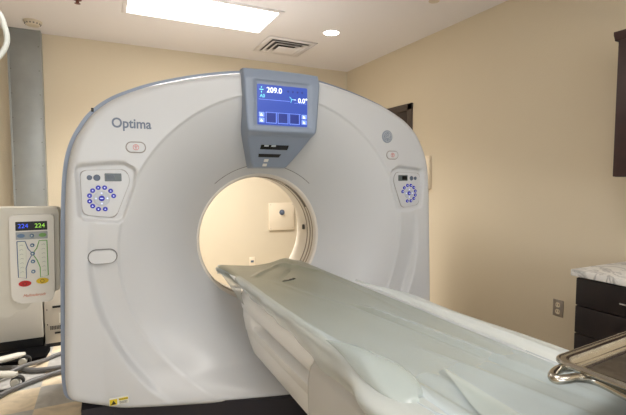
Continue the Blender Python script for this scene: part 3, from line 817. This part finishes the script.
MB().lathe((-.15, 3.84, ZC), [(.03, 0), (.03, -.006), (.012, -.008), (.012, -.03), (.022, -.032), (0, -.034)], 'Z', 20).build('head', 'rust', sp)
sp = thing('sprinkler_cap', (2.33, 2.67, ZC), 'round pale sprinkler cap on the ceiling near the right wall, at the top edge', 'sprinkler')
MB().lathe((2.33, 2.67, ZC), [(0, -.008), (.04, -.006), (.042, 0)], 'Z', 24).build('cap', 'smoke', sp)
vn = thing('air_vent', (1.72, 4.24, ZC), 'square stepped air vent in the ceiling behind the lit panel', 'air vent')
vx, vy = 1.72, 4.24
b = MB()
def sqring(b, h0, h1, z0, z1):
    P = [(-1, -1), (1, -1), (1, 1), (-1, 1)]
    A = [b.bm.verts.new((vx+x*h0, vy+y*h0, z0)) for x, y in P]; B = [b.bm.verts.new((vx+x*h1, vy+y*h1, z1)) for x, y in P]
    for i in range(4): b.bm.faces.new((A[i], A[(i+1) % 4], B[(i+1) % 4], B[i]))
    return b
def thick(o, t=.003):
    m = o.modifiers.new('s', 'SOLIDIFY'); m.thickness = t
sqring(b, .26, .205, ZC-.004, ZC-.008); thick(b.build('frame', 'ceil', vn, recalc=False))
MB().box(vx-.205, vx+.205, vy-.205, vy+.205, ZC-.003, ZC-.0005).build('duct_opening', 'ventdk', vn)
for h0, h1, z0, z1 in ((.203, .152, -.003, -.026), (.152, .102, -.006, -.034)):
    b = MB(); sqring(b, h0, h1, ZC+z1, ZC+z0); thick(b.build('louvre', 'ceil', vn, recalc=False))
b = MB(); b.box(vx-.10, vx+.10, vy-.10, vy+.10, ZC-.040, ZC-.036, .001); b.build('centre_plate', 'ceil', vn)

# ------------------------------------------------------------------ contrast injector
K = 2.85/2.2
YI = 2.85
def ix(x): return x*K
def iz(z): return H+(z-H)*K
inj = thing('contrast_injector', (-.95, 3.35, 0), 'pale contrast injector on a wheeled stand, with a coloured keypad and lit digits', 'injector')
x0, x1 = -.60, ix(-.188)
b = MB().prism(rpoly([(x0, iz(.835)), (x1-.008, iz(.845)), (x1, iz(1.2)), (x1-.01, iz(1.218)), (x0, iz(1.222))], .02), YI, YI+.16, 'Y', .008)
hs = b.build('housing', 'offwhite', inj)
fx0, fx1 = ix(-.368), ix(-.208)
FP = rpoly([(fx0-.003, iz(.84)), (fx0+.02, iz(.81)), (fx1-.02, iz(.806)), (fx1-.004, iz(.85)), (fx1+.004, iz(1.175)), (fx1, iz(1.19)), (fx0+.01, iz(1.19)), (fx0, iz(1.18))], .02)
fp = MB().prism(FP, YI-.03, YI+.01, 'Y', .006).build('face_plate', 'white', inj)
yf = YI-.031
# keypad pieces in plate coordinates: u 0..1 across, v 0..1 down
def U(u): return fx0+(fx1-fx0)*u
def Vz(v): return iz(1.19)+(iz(.81)-iz(1.19))*v
def patch(name, m, u0, u1, v0, v1, out=.002, r=.002, par=fp, lab=None):
    return MB().prism(rrect((U(u0)+U(u1))/2, (Vz(v0)+Vz(v1))/2, U(u1)-U(u0), Vz(v0)-Vz(v1), r), yf-out, yf+.004, 'Y').build(name, m, par, lab)
ds = patch('display', 'black', .14, .86, .075, .175)
MB().text('224', U(.31), yf-.003, Vz(  .125), .033, .001).build('blue_digits', 'dispb', ds)
MB().text('224', U(.69), yf-.003, Vz(  .125), .033, .001).build('green_digits', 'dispg', ds)
patch('key_band', 'keygrey', .14, .86, .19, .275)
for u0, m, l in ((.17, 'bluebt2', 'grey-blue oval button'), (.66, 'greenbtn', 'green oval button')):
    MB().lathe((0, 0, 0), [(0, -.004), (.9, -.003), (1, 0)], 'Y', 20).bm.free()
    b = MB(); P = [(U(u0+.085)+.018*math.cos(2*PI*k/20), Vz(.232)+.011*math.sin(2*PI*k/20)) for k in range(20)]
    b.prism(P, yf-.006, yf, 'Y').build('oval_button', m, fp, l)
patch('left_keys', 'keypad', .16, .36, .30, .70, .003); patch('right_keys', 'keypad', .64, .84, .30, .70, .003)
for (m, s, e) in (('bluel', .34, .16), ('green', .66, .84)):
    b = MB(); P = [(U(e), yf-.003, Vz(.295)), (U(s), yf-.003, Vz(.295)), (U(s+(.06 if s < .5 else -.06)), yf-.003, Vz(.38)), (U(.5), yf-.003, Vz(.44)), (U(s+(.06 if s < .5 else -.06)), yf-.003, Vz(.52)), (U(s), yf-.003, Vz(.60)), (U(s), yf-.003, Vz(.715)), (U(e), yf-.003, Vz(.70)), (U(e), yf-.003, Vz(.295))]
    b.tube(P, .0022, 6, smooth=False).build('keypad_line', m, fp)
for side in (0, 1):
    b = MB()
    for k in range(7):
        zz = Vz(.345+k*.05); uc = U(.25 if side == 0 else .75); s = .008
        b.tube([(uc-s, yf-.004, zz), (uc+s*.3, yf-.004, zz+.005), (uc+s, yf-.004, zz)], .001, 5, smooth=False)
    b.build('key_arrows', 'keygrey', fp)
for v in (.235, .345, .44, .53, .645):
    k_ = MB().lathe((U(.5), yf, Vz(v)), [(0, -.006), (.008, -.006), (.0105, -.004), (.0105, 0)], 'Y', 18).build('round_button', 'bluebt2', fp, 'small blue-grey round button')
    MB().lathe((U(.5), yf-.006, Vz(v)), [(0, -.001), (.004, -.001), (.004, 0)], 'Y', 10).build('button_mark', 'keypad', k_)
for u, m, l, v in ((.30, 'red', 'red oval button', .775), (.70, 'yellow', 'yellow oval button', .758)):
    P = [(U(u)+.030*math.cos(2*PI*k/24), Vz(v)+.0165*math.sin(2*PI*k/24)) for k in range(24)]
    k_ = MB().prism(P, yf-.007, yf, 'Y', .002).build('oval_button', m, fp, l)
    b = MB().lathe((U(u), yf-.0075, Vz(v)), [(.010, 0), (.010, -.001), (.008, -.001), (.008, 0)], 'Y', 16); b.build('button_mark', 'black', k_)
MB().text('Mallinckrodt', U(.50), yf-.001, Vz(.915), .021, .001, shear=.3).build('lettering', 'orange', fp, 'orange lettering')
# underside, arm and stand
b = MB(); b.prism(rpoly([(-.60, iz(.835)+.005), (-.60, iz(.76)), (-.50, iz(.745)), (-.46, iz(.775)), (-.42, iz(.775)), (-.38, iz(.81)), (-.30, iz(.82)), (-.27, iz(.85))], .01), YI+.01, YI+.14, 'Y', .006)
b.build('syringe_cradle', 'offwhite', inj)
b = MB(); b.tube([(-.62, 2.93, .62), (-.55, 2.90, .59), (-.50, 2.88, .60), (-.52, 2.88, .645)], .006, 8); b.build('syringe_tubing', 'hose', inj, 'clear tubing loop')
b = MB(); b.tube([(-.58, 2.95, .95), (-.75, 3.05, .98), (-.95, 3.35, 1.0)], .03, 16); b.build('arm', 'offwhite', inj)
MB().tube([(-.95, 3.35, .14), (-.95, 3.35, 1.05)], .03, 20).build('column', 'offwhite', inj)
MB().lathe((-.95, 3.35, 0), [(0, .18), (.06, .18), (.09, .16), (.10, .12), (.09, .09), (0, .09)], 'Z', 32).build('hub', 'offwhite', inj)
for ax_, ay_ in ((-.555, 3.26), (-.565, 3.62), (-1.3, 3.55), (-1.25, 3.0), (-.85, 2.95)):
    c0 = Vector((-.95, 3.35, .125)); c1 = Vector((ax_, ay_, .09)); d = (c1-c0).normalized(); w = d.cross(Vector((0, 0, 1))).normalized()
    b = MB(); bm = b.bm; rw = []
    for t in (0, .2, .5, .8, .95, 1.03):
        p = c0.lerp(c1, t); hw = .034-.008*t; hh = .026-.006*t
        if t > 1: hw *= .6; hh *= .6
        rw.append([bm.verts.new(p+w*hw*math.cos(q)+Vector((0, 0, hh*math.sin(q)))) for q in [2*PI*k/12 for k in range(12)]])
    for A, B in zip(rw, rw[1:]):
        for k in range(12): bm.faces.new((A[k], A[(k+1) % 12], B[(k+1) % 12], B[k]))
    bm.faces.new(rw[0]); bm.faces.new(rw[-1][::-1])
    lg = b.build('leg', 'offwhite', inj)
    cs = MB().lathe((ax_, ay_-.022, .040), [(0, 0), (.022, 0), (.026, .004), (.026, .040), (.022, .044), (0, .044)], 'Y', 20)
    cs.tube([(ax_, ay_, .04), (ax_, ay_, .10)], .016, 10); cs.build('caster_fork', 'offwhite', lg)
    b = MB().lathe((ax_+.012, ay_-.018, .040), [(.026, 0), (.038, .001), (.040, .006), (.040, .030), (.038, .035), (.026, .036)], 'Y', 28); b.build('wheel', 'tyre', lg)

# ------------------------------------------------------------------ floor clutter at the left
wc = thing('equipment_cabinet', (-.95, 4.2, 0), 'low white equipment cabinet on a black base behind the injector', 'cabinet')
MB().box(-1.45, -.472, 3.95, 4.6, .09, .72, .008).build('carcass', 'cabwhite', wc)
MB().box(-1.43, -.482, 4.0, 4.58, 0, .092).build('base', 'black', wc)
MB().box(-1.45, -.472, 3.935, 3.951, .095, .715, .004).build('front_panel', 'cabwhite', wc)
pc = thing('computer_tower', (-.40, 4.1, 0), 'beige metal computer tower on the floor between white cabinet and scanner', 'computer')
MB().box(-.462, -.318, 3.95, 4.35, .03, .50, .004).build('case', 'beigemetal', pc)
MB().box(-.460, -.320, 3.955, 4.34, 0, .035).build('base', 'black', pc)
MB().box(-.405, -.33, 3.944, 3.952, .315, .332).build('drive_slot', 'black', pc); MB().box(-.395, -.33, 3.944, 3.952, .105, .118).build('drive_slot', 'black', pc)
b = MB()
for i in range(9):
    for j in range(3): b.box(-.425+i*.011, -.418+i*.011, 3.946, 3.952, .14+j*.011, .147+j*.011)
b.box(-.446, -.440, 3.946, 3.952, .42, .43); b.box(-.446, -.440, 3.946, 3.952, .30, .31); b.box(-.446, -.440, 3.946, 3.952, .18, .19)
b.build('vent_grille', 'black', pc)
MB().box(-.362, -.335, 3.945, 3.952, .19, .27).build('sticker', 'labelw', pc)
b = MB(); P = [(-.78, 3.64), (-.44, 3.68), (-.42, 3.90), (-.52, 3.925), (-.80, 3.90)]
fm_ = b.prism(rpoly(P, .03), .0, .03, 'Z', .008).build('floor_pad', 'blackmat'); tag(fm_, 'black pad lying on the floor in front of the low white cabinet', 'pad')
def fl_pts(L): return L
cabs = [('thick grey cable on the floor behind the two stand wheels, running to the scanner', [(-1.0, 3.62, .02), (-.72, 3.60, .02), (-.60, 3.56, .02), (-.50, 3.47, .02), (-.40, 3.44, .02), (-.28, 3.44, .02), (-.02, 3.48, .02)], .017),
        ('grey cable on the floor rising rightward beside the black pad', [(-1.0, 3.30, .055), (-.72, 3.36, .03), (-.55, 3.50, .045), (-.44, 3.63, .016), (-.34, 3.72, .016), (-.1, 3.82, .016)], .015),
        ('thick grey cable on the floor nearest the camera, passing in front of the stand wheels', [(-1.0, 2.85, .02), (-.70, 3.05, .02), (-.56, 3.20, .02), (-.44, 3.29, .02), (-.30, 3.36, .02), (-.02, 3.40, .02)], .016),
        ('thin dark cable on the floor between the thick grey ones', [(-.9, 3.22, .012), (-.60, 3.24, .006), (-.48, 3.34, .006), (-.36, 3.39, .006), (-.10, 3.44, .006)], .005)]
for i, (lab, P, r) in enumerate(cabs):
    o = MB().tube(P, r, 12).build('floor_cable', 'cable' if i < 3 else 'tyre'); tag(o, lab, 'cable', 'cables on the floor')
# pale hose loop at upper left, hanging from a ceiling mount
hz = thing('overhead_hose', (-.75, 1.15, ZC), 'pale curved hose hanging at the upper left edge', 'hose')
MB().lathe((-.75, 1.15, ZC), [(0, -.03), (.05, -.03), (.06, 0)], 'Z', 24).build('ceiling_mount', 'white', hz)
MB().tube([(-.75, 1.15, ZC-.02), (-.70, 1.12, 2.4), (-.52, 1.05, 2.0), (-.34, 1.01, 1.78), (-.235, 1.0, 1.70), (-.176, 1.0, 1.660), (-.161, 1.0, 1.625), (-.160, 1.0, 1.596), (-.176, 1.0, 1.567), (-.215, 1.0, 1.535), (-.40, 1.04, 1.50), (-.60, 1.1, 1.62), (-.66, 1.12, 1.9), (-.70, 1.14, 2.3), (-.74, 1.18, ZC-.02)], .0048, 12).build('hose', 'hose', hz)

# ------------------------------------------------------------------ camera & view
cam = bpy.data.cameras.new('camera'); co = bpy.data.objects.new('camera', cam); C.objects.link(co)
cam.sensor_width = 36; cam.lens = 430/626*36; cam.clip_start = .02
co.location = (0, 0, H)
yaw, pit = math.radians(25.8), math.radians(3.7)
fwd = Vector((math.sin(yaw)*math.cos(pit), math.cos(yaw)*math.cos(pit), -math.sin(pit)))
co.rotation_euler = fwd.to_track_quat('-Z', 'Y').to_euler()
sc_ = bpy.context.scene; sc_.camera = co
w = bpy.data.worlds.new('world'); sc_.world = w; w.use_nodes = True
w.node_tree.nodes['Background'].inputs[0].default_value = (.8, .85, 1, 1); w.node_tree.nodes['Background'].inputs[1].default_value = .1
sc_.view_settings.view_transform = 'Standard'; sc_.view_settings.look = 'None'; sc_.view_settings.gamma = 1
sc_.view_settings.use_curve_mapping = False
sc_.view_settings.exposure = 0.42
